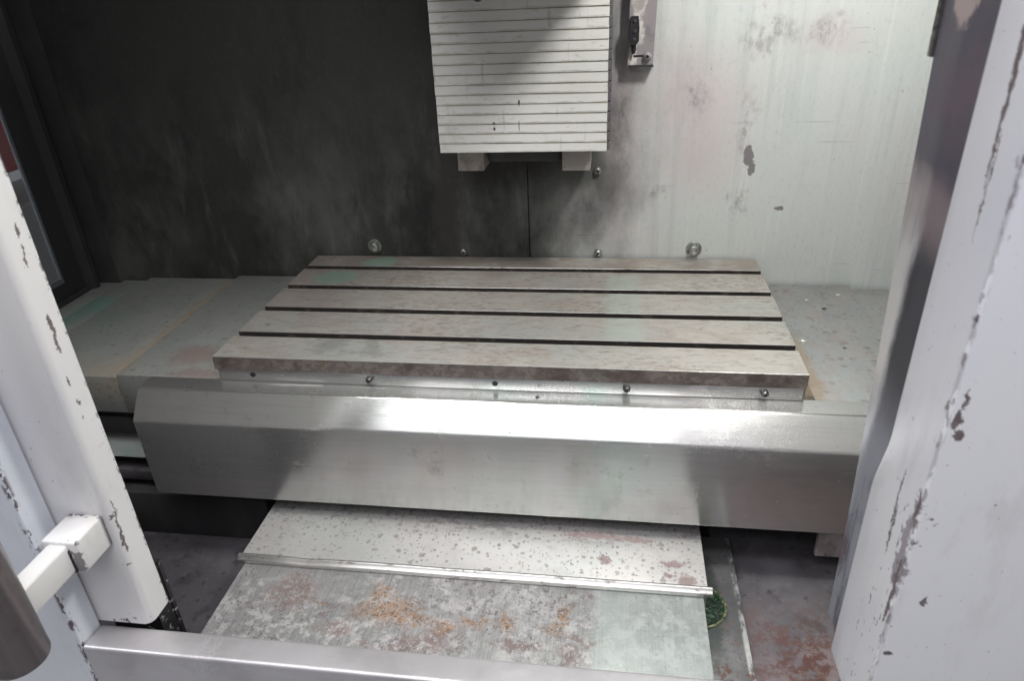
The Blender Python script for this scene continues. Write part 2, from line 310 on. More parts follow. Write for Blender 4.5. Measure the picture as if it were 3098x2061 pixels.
# dark, unmachined / oxidised sides of the table
M = Mat('oxidised_iron', (0.165, 0.14, 0.125), .55, .4)
M.layer(M.ramp(M.noise(62, (.8, 1, 1.2), 9, .72), .48, .54), (0.29, 0.255, 0.23), rough=.42, fac=.6)
M.layer(M.ramp(M.noise(16, detail=5, off=(6, 0, 0)), .50, .62), (0.09, 0.065, 0.055), fac=.7)
M.layer(M.ramp(M.noise(70, detail=5, off=(6, 2, 0)), .60, .68), (0.24, 0.15, 0.07), fac=.5)
M.height(M.noise(60, detail=6), .6)
m_ox = M.done(.5, .002)
M = Mat('worn_edge', (0.62, 0.61, 0.585), .28, .9)
M.layer(M.ramp(M.noise(70, (.4, 1, 1), 5, .7), .55, .66), (0.25, 0.23, 0.21), rough=.5)
m_edge = M.done()

# --- white slats of the column cover
M = Mat('white_slat', (0.78, 0.775, 0.75), .36, .1)
M.layer(M.ramp(M.noise(5, (1, 1, 2), 5), .42, .7), (0.71, 0.695, 0.655), fac=.6)
M.layer(M.ramp(M.noise(60, (1, 1, .15), 4, .6), .60, .72), (0.42, 0.41, 0.40), fac=.45)
M.layer(M.ramp(M.noise(150, (.3, 1, 1), 4, .6, off=(2, 0, 0)), .62, .72), (0.40, 0.38, 0.33), fac=.4)
M.layer(M.blobs([(-.226, 1.33, .330, .003, .1, .003), (-.226, 1.33, .320, .002, .1, .003), (-.179, 1.33, .325, .0008, .1, .009), (-.178, 1.33, .366, .0018, .1, .005)], .3, .5, 200), (0.06, 0.055, 0.05))
fr = M.math('FRACT', M.mul(M.add(M.sep.outputs[2], -.277), 1 / .01755))
nz = M.noise(34, (.5, 1, 1), 7, .7, off=(5, 5, 5))
M.layer(M.mul(M.ramp(M.add(fr, M.mul(nz, .5)), .98, 1.28), M.ramp(M.noise(6, off=(1, 5, 5)), .35, .6)), (0.42, 0.37, 0.25), rough=.5, fac=.6)
M.layer(M.mul(M.ramp(M.add(fr, M.mul(M.noise(90, (.6, 1, 1), 6, .7), -.35)), .04, -.10), M.ramp(nz, .4, .6)), (0.36, 0.33, 0.26), fac=.5)
M.layer(M.mul(M.box(dict(x=(None, -.30)), .02), M.ramp(M.noise(25, detail=6, rough=.7), .45, .65)), (0.46, 0.42, 0.34), fac=.4)
M.rvary(M.noise(20, detail=4), .2)
m_slat = M.done()
M = Mat('slat_joint_grime', (0.33, 0.30, 0.235), .6)
M.layer(M.ramp(M.noise(60, (.3, 1, 1), 4), .45, .6), (0.20, 0.185, 0.15))
m_grime = M.done()

# --- painted door sheet with chips down to primer
def paint(name, base, chip_boxes=(), chip_blobs=(), smear=None, primer=None):
    M = Mat(name, base, .30)
    M.layer(M.ramp(M.noise(3, (1, 1, .6), 4), .42, .7), (base[0] * .93, base[1] * .94, base[2] * 1.0), fac=.8)
    M.layer(M.ramp(M.noise(60, detail=6, rough=.7), .66, .72), (base[0] * .72, base[1] * .72, base[2] * .74), fac=.5)
    M.layer(M.mul(M.ramp(M.noise(14, (1, 1, .4), 8, .75, off=(3, 3, 3)), .50, .66), M.ramp(M.noise(3, off=(1, 3, 3)), .45, .6)), (base[0] * .80, base[1] * .78, base[2] * .78), fac=.5)
    M.layer(M.ramp(M.noise(190, detail=2, off=(3, 0, 3)), .735, .75), (0.14, 0.12, 0.13), fac=.8)
    if smear:
        for b_, c_, f_ in smear:
            M.layer(M.mul(M.box(b_, .012), M.ramp(M.noise(16, (1, 1, .25), 6, .65), .42, .66)), c_, fac=f_)
    if primer:
        M.layer(M.blobs(primer, .06, .8, 60), (0.38, 0.345, 0.375), rough=.5)
    for b_, sc_, thr, st in chip_boxes:
        M.layer(M.mul(M.box(b_, .003), M.ramp(M.noise(sc_, st, 6, .62, off=(thr * 9, 0, 2)), thr, thr + .02)), (0.13, 0.105, 0.12), rough=.55)
    if chip_blobs:
        cb = M.blobs(chip_blobs, .06, .75, 110)
        M.layer(cb, (0.15, 0.12, 0.125), rough=.55)
        M.layer(M.mul(cb, M.ramp(M.noise(160, detail=5, rough=.7), .50, .60)), (0.25, 0.20, 0.20), rough=.6)
    M.rvary(M.noise(9, detail=4), .1)
    M.height(M.noise(220, detail=2), .25); M.height(M.noise(5, detail=2), 1.5)
    return M.done(.12, .0015)
white = (0.78, 0.775, 0.80)
m_door_l = paint('white_door_paint', (0.80, 0.79, 0.78),
    chip_boxes=[(dict(x=(-.632, None), y=(.648, .66)), 150, .56, (1, 1, .5)), (dict(x=(-.6275, None), y=(.60, .66)), 75, .715, (1, 1, .8)), (dict(y=(.606, .622), z=(None, -.200)), 90, .60, (1, 1, 1))],
    chip_blobs=[(-.627, .636, .358, .02, .0018, .010), (-.627, .634, .335, .02, .0014, .008), (-.627, .632, .322, .02, .002, .006), (-.627, .633, .246, .02, .0026, .014), (-.627, .631, .222, .02, .0024, .013), (-.627, .627, .175, .02, .0018, .007), (-.627, .63, .145, .02, .002, .005),
                (-.627, .628, .125, .02, .001, .002), (-.627, .621, -.01, .02, .0008, .016), (-.627, .6185, -.035, .02, .0014, .022), (-.627, .6175, -.066, .02, .0019, .018), (-.627, .6145, -.020, .02, .0022, .004), (-.627, .612, -.102, .02, .001, .0015), (-.627, .6145, -.102, .02, .001, .0015)])
m_panel_l = paint('blue_white_panel_paint', (0.76, 0.79, 0.82),
    chip_boxes=[(dict(x=(-.712, -.70), y=(.565, .573)), 80, .50, (1, 1, .5))])
m_frame_l = paint('handle_paint', (0.80, 0.785, 0.75), chip_boxes=[(dict(x=(-.648, -.634), y=(.557, .563)), 90, .5, (1, 1, 1)), (dict(y=(.603, .6095)), 45, .44, (1, 1, 1))])
m_post_r = paint('lavender_post_paint', (0.83, 0.835, 0.85),
    chip_boxes=[(dict(x=(.2905, .2938), y=(.5555, .5590)), 110, .475, (1, 1, .25)), (dict(x=(.2905, .2945), y=(.554, .5595)), 150, .535, (1, 1, .35)), (dict(x=(.2905, .2985), y=(.554, .5650)), 85, .62, (1, 1, .6)), (dict(y=(.560, .60), z=(-.25, .10)), 120, .63, (1, 1, .3)),
                (dict(y=(.585, .625), z=(-.25, .0)), 90, .64, (1, 1, .4)), (dict(x=(.300, None), y=(None, .5575)), 24, .745, (1, 1, 1))],
    chip_blobs=[(.292, .563, .0, .02, .003, .045), (.292, .561, .11, .02, .003, .02), (.292, .600, .50, .02, .0030, .09), (.292, .595, .41, .02, .0012, .045), (.292, .604, .56, .02, .002, .07),
                (.292, .602, .09, .02, .0014, .04), (.292, .598, .05, .02, .002, .03), (.302, .557, .215, .004, .02, .010), (.306, .557, .198, .004, .02, .006), (.322, .557, -.005, .003, .02, .007), (.302, .557, -.085, .005, .02, .003), (.304, .557, .235, .0015, .02, .012)],
    smear=[(dict(y=(.635, .68), z=(-.3, 1)), (0.60, 0.59, 0.65), .4), (dict(y=(.575, .625), z=(-.3, .0)), (0.55, 0.53, 0.59), .4)],
    primer=[(.292, .566, .050, .02, .009, .050), (.292, .562, .105, .02, .004, .03)])
# --- dirty stainless guide channel, with gap shade and reflections painted in
M = Mat('dirty_channel_painted_light', (0.84, 0.83, 0.82), .34, .4)
M.layer(M.ramp(M.noise(34, (1, 1, .10), 6, .65), .46, .68), (0.36, 0.38, 0.42), rough=.45, fac=.6)
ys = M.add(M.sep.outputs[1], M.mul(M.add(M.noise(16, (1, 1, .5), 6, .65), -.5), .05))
M.layer(M.ramp(ys, .716, .694), (0.028, 0.029, 0.042), rough=.55, metal=.1, fac=.95)  # shade of the gap beside the post, painted as a dark band
zz = M.add(M.sep.outputs[2], M.mul(M.add(M.noise(9, detail=6, rough=.6), -.5), .10))  # height mask for the painted-in reflections
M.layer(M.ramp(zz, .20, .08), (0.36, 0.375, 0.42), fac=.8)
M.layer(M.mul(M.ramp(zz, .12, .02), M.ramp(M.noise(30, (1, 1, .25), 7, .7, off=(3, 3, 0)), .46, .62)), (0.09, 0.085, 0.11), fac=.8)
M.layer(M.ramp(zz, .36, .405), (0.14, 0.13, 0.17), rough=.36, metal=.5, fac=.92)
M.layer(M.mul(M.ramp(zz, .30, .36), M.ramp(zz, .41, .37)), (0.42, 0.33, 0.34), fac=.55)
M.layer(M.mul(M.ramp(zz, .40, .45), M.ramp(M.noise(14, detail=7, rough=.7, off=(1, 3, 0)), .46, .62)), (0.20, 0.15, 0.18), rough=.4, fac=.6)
M.layer(M.blobs([(.30, .715, .60, .05, .026, .085)], .08, .5, 18), (0.60, 0.50, 0.48), rough=.45, metal=.3, fac=.95)  # pale reflection painted near the top
M.layer(M.blobs([(.30, .735, -.05, .05, .006, .02), (.30, .70, -.08, .05, .008, .03)], .4, 1.2, 60), (0.10, 0.05, 0.07), rough=.6, metal=.1, fac=.7)
M.height(M.noise(30, (1, 1, .2), 5), .5)
m_channel = M.done(.3, .002)
# --- satin stainless sill
M = Mat('satin_sill', (0.66, 0.64, 0.66), .42, .65)
M.layer(M.ramp(M.noise(9, detail=6), .45, .65), (0.54, 0.52, 0.53), rough=.42, fac=.8)
M.layer(M.ramp(M.noise(40, (.5, 1, 1), 6, .65, off=(4, 4, 0)), .56, .66), (0.72, 0.71, 0.72), rough=.5, fac=.4)
d, c_ = M.voro(120)
M.layer(M.mul(M.mul(M.ramp(d, .40, .44), M.ramp(d, .56, .50)), M.mul(M.box(dict(x=(-.60, -.44)), .03), M.ramp(M.noise(22, off=(2, 8, 0)), .5, .58))), (0.88, 0.88, 0.90), rough=.5, fac=.4)
M.rvary(M.noise(6, detail=4), .2)
M.height(M.noise(300, (.04, 1, 1), 3), .3); M.height(M.noise(4), 1.5)
m_sill = M.done(.2, .001)

M = Mat('screw_steel', (0.22, 0.22, 0.22), .3, .9); M.layer(M.ramp(M.noise(80), .45, .6), (0.10, 0.09, 0.085), rough=.5); m_screw = M.done()
M = Mat('bolt_zinc', (0.42, 0.43, 0.41), .35, .8); M.layer(M.ramp(M.noise(90), .45, .6), (0.20, 0.21, 0.19), rough=.55); m_bolt = M.done()
m_black = Mat('black_plastic', (0.025, 0.023, 0.026), .35).done()
M = Mat('black_grime', (0.02, 0.019, 0.022), .5); M.layer(M.ramp(M.noise(110, detail=6), .58, .63), (0.30, 0.30, 0.31)); m_blackgrime = M.done()
M = Mat('bracket_paint', (0.27, 0.245, 0.255), .45)
M.layer(M.blobs([(.036, 1.47, .52, .012, .1, .035), (.040, 1.47, .47, .008, .1, .022), (.030, 1.47, .43, .007, .1, .03)], .3, 1.0, 90), (0.62, 0.58, 0.55), fac=.9)
M.layer(M.ramp(M.noise(30, detail=5), .5, .68), (0.17, 0.15, 0.155), fac=.6); m_bracket = M.done()
M = Mat('grip_steel', (0.21, 0.185, 0.185), .34, .85)
M.layer(M.ramp(M.noise(260, (1, 1, .02), 3), .5, .7), (0.30, 0.275, 0.27), fac=.5)
M.layer(M.ramp(M.noise(30, detail=5), .5, .7), (0.15, 0.13, 0.13), rough=.45, fac=.6); m_grip = M.done()
M = Mat('cast_block', (0.40, 0.365, 0.345), .5); M.layer(M.ramp(M.noise(30, (1, 1, .5), 6), .45, .65), (0.22, 0.20, 0.185), fac=.8)
M.layer(M.ramp(M.noise(160, detail=5), .62, .68), (0.08, 0.07, 0.07)); m_block = M.done()
M = Mat('rail_steel', (0.16, 0.162, 0.165), .42, .5)
M.layer(M.ramp(M.noise(18, detail=7), .45, .62), (0.23, 0.222, 0.23), fac=.7)
d, c_ = M.voro(55)
M.layer(M.ramp(d, .24, .14), (0.09, 0.06, 0.05), rough=.7, metal=.1, fac=.8)
M.layer(M.mul(M.ramp(M.noise(45, detail=7, rough=.7), .53, .58), M.box(dict(y=(None, .80)), .03)), (0.14, 0.07, 0.05), rough=.8, metal=0, fac=.8)
M.layer(M.mul(M.box(dict(x=(.213, None)), .002), M.ramp(M.noise(40, (1, .4, 1), 5, .7), .44, .56)), (0.66, 0.68, 0.67), rough=.4, fac=.85)
M.layer(M.blobs([(.155, .84, -.34, .035, .12, .05)], .3, .9, 40), (0.03, 0.05, 0.042), rough=.3, fac=.6)
M.height(M.noise(80, detail=5), .6)
m_rail = M.done(.5, .002)
M = Mat('green_sludge', (0.006, 0.020, 0.011), .15); M.layer(M.ramp(M.noise(60, detail=7, rough=.7), .52, .58), (0.012, 0.042, 0.016), rough=.3)
M.layer(M.ramp(M.noise(140, detail=5), .60, .64), (0.11, 0.14, 0.05), rough=.4); M.height(M.noise(90, detail=5), 1.0); m_sludge = M.done(.7, .004)
M = Mat('sludge_rim', (0.22, 0.23, 0.11), .5); M.layer(M.ramp(M.noise(120, detail=6, rough=.7), .42, .54), (0.04, 0.055, 0.03)); m_rim = M.done()
M = Mat('red_enamel', (0.62, 0.07, 0.075), .4); M.layer(M.ramp(M.noise(12), .4, .7), (0.52, 0.10, 0.105)); m_red = M.done()
m_grey = Mat('grey_enamel', (0.34, 0.34, 0.345), .4).done()
M = Mat('window_glass', (0.9, 0.93, 0.93), .04)
M.b.inputs['Transmission Weight'].default_value = .96; M.b.inputs['IOR'].default_value = 1.45; M.layer(M.ramp(M.noise(20), .5, .8), (0.75, 0.78, 0.75), rough=.25); m_glass = M.done()
M = Mat('concrete_floor', (0.33, 0.335, 0.34), .6); M.layer(M.ramp(M.noise(6, detail=6), .4, .7), (0.25, 0.25, 0.255)); m_floor = M.done()
M = Mat('rust_gasket', (0.20, 0.16, 0.115), .75, .1); M.layer(M.ramp(M.noise(50, detail=6), .48, .6), (0.10, 0.085, 0.07)); M.layer(M.ramp(M.noise(90, detail=6), .6, .66), (0.42, 0.36, 0.24)); M.height(M.noise(90, detail=5), 1.0); m_gask = M.done(.7, .003)
M = Mat('green_grey_sheet', (0.42, 0.45, 0.43), .4, .3); M.layer(M.ramp(M.noise(14, detail=6), .5, .7), (0.22, 0.36, 0.32), fac=.7); m_gsheet = M.done()
m_chip = Mat('bright_swarf', (0.85, 0.83, 0.76), .3, .5).done()
m_swarf_dark = Mat('dark_swarf', (0.05, 0.05, 0.05), .3, .6).done()

# ------------------------------------------------------------------ mesh helpers
class MB:
    def __init__(s): s.bm = bmesh.new()
    def box(s, x0, x1, y0, y1, z0, z1, bev=0.0, seg=2, mi=0):
        vs = [s.bm.verts.new((x, y, z)) for x in (x0, x1) for y in (y0, y1) for z in (z0, z1)]
        f = [(0, 1, 3, 2), (4, 6, 7, 5), (0, 4, 5, 1), (2, 3, 7, 6), (0, 2, 6, 4), (1, 5, 7, 3)]
        fs = [s.bm.faces.new([vs[i] for i in q]) for q in f]
        for q in fs: q.material_index = mi
        if bev: s.bev(fs, bev, seg)
        return fs
    def bev(s, fs, b, seg=2, edges=None, mi=-1):
        es = edges or list({e for f in fs for e in f.edges})
        bmesh.ops.bevel(s.bm, geom=es, offset=b, segments=seg, profile=.5, affect='EDGES', material=mi, clamp_overlap=True)
    def prof(s, pts, a0, a1, axis='x', mi=0):
        """extrude closed polygon; axis x: pts (y,z); axis y: pts (x,z); axis z: pts (x,y)"""
        def mk(p, a):
            return {'x': (a, p[0], p[1]), 'y': (p[0], a, p[1]), 'z': (p[0], p[1], a)}[axis]
        A = [s.bm.verts.new(mk(p, a0)) for p in pts]; B = [s.bm.verts.new(mk(p, a1)) for p in pts]
        n = len(pts); fs = [s.bm.faces.new(A), s.bm.faces.new(B[::-1])]
        for i in range(n): fs.append(s.bm.faces.new((A[i], B[i], B[(i + 1) % n], A[(i + 1) % n])))
        for q in fs: q.material_index = mi
        return fs, A, B
    def lathe(s, prof, c, axis='z', n=24, mi=0):
        """prof: list of (r, h) from start to end along axis, closed at r=0"""
        rings = []
        for r, h in prof:
            ring = []
            for i in range(n):
                a = 2 * math.pi * i / n; u, v = r * math.cos(a), r * math.sin(a)
                p = {'z': (u, v, h), 'y': (u, h, v), 'x': (h, u, v)}[axis]
                ring.append(s.bm.verts.new((c[0] + p[0], c[1] + p[1], c[2] + p[2])))
            rings.append(ring)
        for a, b in zip(rings, rings[1:]):
            for i in range(n):
                f = s.bm.faces.new((a[i], a[(i + 1) % n], b[(i + 1) % n], b[i])); f.smooth = True; f.material_index = mi
        for r_ in (rings[0], rings[-1]):
            f = s.bm.faces.new(r_); f.material_index = mi
    def build(s, name, mats, parent=None, smooth=False):
        bmesh.ops.recalc_face_normals(s.bm, faces=s.bm.faces)
        org = parent.matrix_world.translation.copy() if parent is not None else Vector((0, 0, 0))
        root = parent
        org = Vector((0, 0, 0)); p = parent
        while p is not None: org += p.location; p = p.parent
        bmesh.ops.translate(s.bm, verts=s.bm.verts, vec=-org)
        me = bpy.data.meshes.new(name); s.bm.to_mesh(me); s.bm.free()
        for m_ in (mats if isinstance(mats, (list, tuple)) else [mats]): me.materials.append(m_)
        if smooth:
            for p_ in me.polygons:          # broad faces stay flat so that bevels do not bend their shading
                vs_ = [me.vertices[i].co for i in p_.vertices]
                p_.use_smooth = min((vs_[i] - vs_[i - 1]).length for i in range(len(vs_))) < .006
            me.set_sharp_from_angle(angle=R(35))
        o = bpy.data.objects.new(name, me); col.objects.link(o); o.parent = parent
        return o
def thing(name, label, cat, loc=(0, 0, 0), group=None):
    o = bpy.data.objects.new(name, None); col.objects.link(o); o.location = loc
    o.empty_display_size = .05
    tag(o, label, cat, group); return o
def tag(o, label, cat, group=None):
    o['label'] = label; o['category'] = cat
    if group: o['group'] = group
    return o
def struct(o): o['kind'] = 'structure'; return o

# ------------------------------------------------------------------ setting
WY = 1.507
b = MB()
b.box(-1.35, 0.95, WY + .012, WY + .03, -.6, 1.3)
wall = struct(b.build('back_wall', m_dark))
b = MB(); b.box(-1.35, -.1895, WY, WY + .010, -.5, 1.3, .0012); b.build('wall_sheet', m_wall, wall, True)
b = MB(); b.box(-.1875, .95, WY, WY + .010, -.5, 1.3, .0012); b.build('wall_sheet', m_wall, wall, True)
def dome_bolt(x, z, r, parent, y=WY, washer=0.0, mat=m_bolt, name='bolt'):
    b = MB()
    if washer: b.lathe([(washer, 0), (washer, -.002), (washer * .9, -.003)], (x, y, z), 'y', 28)
    y2 = y - (.003 if washer else 0)
    b.lathe([(r, 0), (r, -.0035), (r * .93, -.006), (r * .72, -.0082), (r * .42, -.0092), (r * .40, -.006), (.0001, -.006)], (x, y2, z), 'y', 24)
    o = b.build(name, mat, parent, True)
    b = MB()
    b.lathe([(r * .38, -.0066), (r * .37, -.0088)], (x, y2, z), 'y', 6); b.build('hex_socket', m_black, o)
    return o
for x, z, r, ws in ((-.342, .010, .0085, 0), (-.034, .010, .0085, 0), (-.037, .196, .0085, .0)):
    dome_bolt(x, z, r, wall)
for x, z in ((-.555, .022), (.176, .021)):
    b = MB()
    b.lathe([(.0165, 0), (.0165, -.003), (.0155, -.0035)], (x, WY, z), 'y', 28)
    b.lathe([(.012, -.0035), (.012, -.012), (.0108, -.0135), (.0001, -.0135)], (x, WY, z), 'y', 6)
    b.build('bolt', m_bolt, wall, False)

# left side wall with an opening for its window
b = MB()
LX = -1.30
b.box(LX - .005, LX, .66, 1.12, -.6, 1.25); b.box(LX - .005, LX, 1.3935, WY, -.6, 1.25)
b.box(LX - .005, LX, 1.12, 1.3935, -.6, -.035); b.box(LX - .005, LX, 1.12, 1.3935, .80, 1.25)
b.box(LX, LX + .012, .66, 1.47, -.085, -.07, .003)
side = struct(b.build('side_wall', m_dark))
b = MB()
b.prof([(LX + .0, 1.500), (LX + .055, WY - .002), (LX + .0, WY - .002)], -.5, 1.25, 'z')
b.prof([(LX, 1.455), (LX + .022, 1.462), (LX + .022, 1.476), (LX, 1.484)], -.5, 1.25, 'z')
b.build('corner_fold', m_dark, side)
b = MB(); b.box(.80, .82, .66, WY, -.6, 1.25); struct(b.build('side_wall', m_dark))
b = MB(); b.box(-1.35, .95, .60, WY, 1.25, 1.27); b.box(-1.35, .95, .600, .655, 1.0, 1.2495); struct(b.build('ceiling', m_dark))
b = MB(); b.box(-1.35, .95, .57, WY, -.44, -.42); pan = struct(b.build('chip_pan', m_pan))
b = MB(); b.box(.19, .80, .61, 1.40, -.42, -.362, .003); b.build('raised_floor', m_pan, pan, True)
b = MB(); b.box(-4, 4, -4, 3, -1.02, -1.0); struct(b.build('floor', m_floor))

# ------------------------------------------------------------------ side window and what shows through it
t = thing('side_window', 'glazed window in the dark left side wall, red panel showing through', 'window', (LX, 1.26, .38))
b = MB()
fx0, fx1 = LX - .004, LX + .002
b.box(fx0, fx1, 1.3855, 1.393, -.035, .80, .001); b.box(fx0, fx1, 1.12, 1.145, -.035, .80, .003)
b.box(fx0, fx1, 1.145, 1.3855, -.035, -.022, .001); b.box(fx0, fx1, 1.145, 1.3855, .78, .80, .001)
b.build('frame', Mat('aluminium_frame', (0.36, 0.40, 0.46), .35, .7).done(), t, True)
b = MB(); b.box(LX - .003, LX - .001, 1.146, 1.3852, -.0215, .779); b.build('pane', m_glass, t)
b = MB(); b.box(-1.75, -1.56, 1.30, 2.1, .17, .95, .01); 
tag(b.build('cabinet', m_red, None, True), 'red cabinet panel outside, seen through the window at far left', 'cabinet')
b = MB(); b.box(-1.75, -1.50, 1.2, 2.1, -1.0, .10, .01)
tag(b.build('bench', m_grey, None, True), 'grey bench top outside, below the red cabinet in the far left window', 'bench')

# ------------------------------------------------------------------ milling table
tb = thing('milling_table', 'worn T-slot milling table with stainless apron along its front', 'machine table', (-.19, 1.25, -.05))
slots = [(1.0805, 1.0990), (1.1910, 1.2105), (1.3025, 1.3220), (1.4135, 1.4340)]
pts = [(1.000, -.0255), (1.000, 0)]
for a, c in slots:
    pts += [(a, 0), (a, -.016), (a - .007, -.016), (a - .007, -.028), (c + .007, -.028), (c + .007, -.016), (c, -.016), (c, 0)]
pts += [(1.499, 0), (1.499, -.05), (1.0075, -.05), (1.0075, -.0255)]
b = MB()
fs, A, B = b.prof(pts, -.696, .3095)
top_edges = []
for f in fs:
    f.normal_update()
for e in b.bm.edges:
    v0, v1 = e.verts
    if abs(v0.co.z) < 1e-6 and abs(v1.co.z) < 1e-6: top_edges.append(e)
bmesh.ops.recalc_face_normals(b.bm, faces=b.bm.faces)
for f in b.bm.faces:
    cm = f.calc_center_median()
    f.material_index = 0 if f.normal.z > .9 and cm.z > -.001 else (3 if 1.01 < cm.y < 1.49 and abs(f.normal.x) < .5 else 1)
bmesh.ops.bevel(b.bm, geom=top_edges, offset=.0007, segments=2, profile=.5, affect='EDGES', material=2)
b.build('table_top', [m_table, m_ox, m_edge, m_slot], tb)
b = MB(); b.box(-.692, .306, 1.0025, 1.0065, -.0495, -.0265, .0012); b.build('fascia_strip', m_apron, tb, True)
for i, (x, z) in enumerate(((-.628, -.036), (-.412, -.0365), (-.192, -.037), (.028, -.0365), (.246, -.0365))):
    if i in (0, 2):  # empty screw holes, their dark recess drawn as black discs
        b = MB(); b.lathe([(.0048, .0), (.0048, -.0008), (.0040, -.0010), (.0036, -.0002), (.0001, -.0002)], (x, 1.0022, z), 'y', 16); b.build('screw', m_black, tb, True)
    else:
        dome_bolt(x, z, .0062, tb, 1.0022, mat=m_screw, name='screw')
# apron sheet: ledge, chamfer, vertical front, returned hem
def sheet_profile(pl, th):
    up = [Vector(p) for p in pl]; low = []
    for i, p in enumerate(up):
        d0 = (p - up[i - 1]).normalized() if i else (up[1] - p).normalized()
        d1 = (up[i + 1] - p).normalized() if i < len(up) - 1 else d0
        d = (d0 + d1).normalized(); n = Vector((-d.y, d.x)); k = th / max(.3, n.dot(Vector((-d0.y, d0.x))))
        low.append(p - n * k)
    return [tuple(p) for p in up] + [tuple(p) for p in reversed(low)]
def bend(pl, r, seg=4):
    out = [Vector(pl[0])]
    for i in range(1, len(pl) - 1):
        p = Vector(pl[i]); a = (Vector(pl[i - 1]) - p).normalized(); c = (Vector(pl[i + 1]) - p).normalized()
        p0 = p + a * r; p1 = p + c * r
        for k_ in range(seg + 1):
            t_ = k_ / seg; out.append((1 - t_) ** 2 * p0 + 2 * t_ * (1 - t_) * p + t_ ** 2 * p1)
    out.append(Vector(pl[-1])); return out
pl = bend([(1.0068, -.0502), (.967, -.0502), (.930, -.096), (.930, -.2595), (.945, -.2595)], .004)
pl = [tuple(p) for p in pl]
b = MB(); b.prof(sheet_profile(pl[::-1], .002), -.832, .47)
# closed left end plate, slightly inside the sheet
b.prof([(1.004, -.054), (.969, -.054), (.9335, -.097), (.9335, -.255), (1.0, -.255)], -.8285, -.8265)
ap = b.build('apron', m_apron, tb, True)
b = MB(); b.box(.3085, .330, 1.004, 1.495, -.0585, -.0530, .0035, 2); b.build('edge_gasket', m_gask, tb, True)
b = MB(); b.box(-.62, .30, 1.05, 1.45, -.42, -.265, .004); b.box(-.70, .31, 1.02, 1.49, -.10, -.0615, .002); b.build('saddle', m_dark, tb, True)
b = MB(); b.box(.355, .45, .952, .962, -.330, -.262, .0015); b.build('mounting_block', m_block, tb, True)

# ------------------------------------------------------------------ telescoping way covers
def cover_plate(parent, x0, x1, y0, y1, ztop, skirt, mat, th=.0025, mats=None):
    b = MB(); fs = b.box(x0, x1, y0, y1, ztop - skirt, ztop, .0012, 2)
    return b.build('cover_plate', mats or mat, parent, True)
t = thing('telescoping_cover', 'telescoping steel way cover left of the table, with a rusty lap and green stains', 'way cover', (-1.0, 1.25, -.15))
cover_plate(t, -.912, -.6965, 1.016, 1.5, -.0555, .085, m_cover_l)
cover_plate(t, -1.150, -.9125, 1.022, 1.5, -.0640, .080, m_cover_l)
cover_plate(t, -1.225, -1.1505, 1.028, 1.5, -.0720, .080, m_cover_l)
cover_plate(t, -1.298, -1.2255, 1.034, 1.5, -.0800, .080, m_cover_l)
t = thing('telescoping_cover', 'spotted steel way cover plates right of the table, white chip on top', 'way cover', (.5, 1.25, -.15))
cover_plate(t, .3105, .512, 1.0085, 1.5, -.0590, .085, m_cover_r)
cover_plate(t, .5125, .79, 1.018, 1.5, -.0680, .080, m_cover_r)
# machine bed under the left cover
t = thing('machine_bed', 'dark machine bed ledges under the left way cover behind the door', 'machine bed', (-1.0, 1.2, -.42))
b = MB(); b.box(-1.28, -.64, 1.04, 1.45, -.20, -.158, .003); b.build('ledge', m_pan, t, True)
b = MB(); b.box(-1.28, -.90, 1.028, 1.035, -.198, -.160, .001); b.build('flap', m_dark, t, True)
b = MB(); b.prof([(1.015, -.245), (1.06, -.19), (1.063, -.193), (1.018, -.248)], -1.28, -.70); b.build('drip_sheet', m_gsheet, t)
b = MB(); b.box(-1.28, -.68, 1.01, 1.40, -.30, -.275, .004); b.build('ledge', m_pan, t, True)
b = MB(); b.box(-1.28, -.66, .99, 1.40, -.42, -.315, .004); b.build('base', m_dark, t, True)

t = thing('telescoping_cover', 'rust-stained front way cover sloping out from under the apron to the door sill', 'way cover', (-.22, .8, -.42))
fy = 3
b = MB(); b.box(-.620, .161, .826, 1.06, -.42, -.290, .0015, 2); b.build('cover_plate', m_cover_f, t, True)['label'] = 'clean silver upper plate with small brown spots'
b = MB(); b.box(-.6135, .1545, .610, .835, -.42, -.303, .0015, 2); b.build('cover_plate', m_cover_rust, t, True)['label'] = 'lower plate with brown rust patches and greenish right end'
# bright wiper strip with a dent near its left end
b = MB()
prof = [(.8265, -.2885), (.8235, -.2875), (.8215, -.289), (.8195, -.2925), (.8175, -.2935), (.8160, -.2955), (.8165, -.3015), (.8265, -.3015)]
n = 60; rows = []
for i in range(n + 1):
    x = -.624 + (.1675 + .624) * i / n
    dz = -.0016 * math.exp(-((x + .505) / .03) ** 2) + .0003 * math.sin(x * 31) * math.exp(-((x + .4) / .2) ** 2)
    rows.append([b.bm.verts.new((x, y + dz * .5, z + (dz if k < 6 else 0))) for k, (y, z) in enumerate(prof)])
for r0, r1 in zip(rows, rows[1:]):
    for k in range(len(prof)): b.bm.faces.new((r0[k], r1[k], r1[(k + 1) % len(prof)], r0[(k + 1) % len(prof)]))
b.bm.faces.new(rows[0]); b.bm.faces.new(rows[-1])
b.build('wiper_strip', m_edge, t, True)

# rail and drain right of the front cover
t = thing('guide_rail', 'grey steel rail with a chipped bright edge right of the front cover', 'rail', (.2, .8, -.42))
b = MB(); b.box(.115, .2215, .61, 1.0, -.42, -.345, .0025, 2); b.build('rail_body', m_rail, t, True)
t = thing('coolant_drain', 'round coolant drain full of dark green sludge beside the front cover', 'drain', (.158, .838, -.345))
b = MB(); b.lathe([(.046, 0), (.046, .0025), (.043, .0035), (.041, .001)], (.150, .838, -.345), 'z', 40); b.build('rim', m_rim, t, True)
b = MB(); b.lathe([(.0415, .0), (.0405, .0022), (.02, .0030), (.0001, .0034)], (.150, .838, -.3448), 'z', 40); b.build('sludge', m_sludge, t, True)

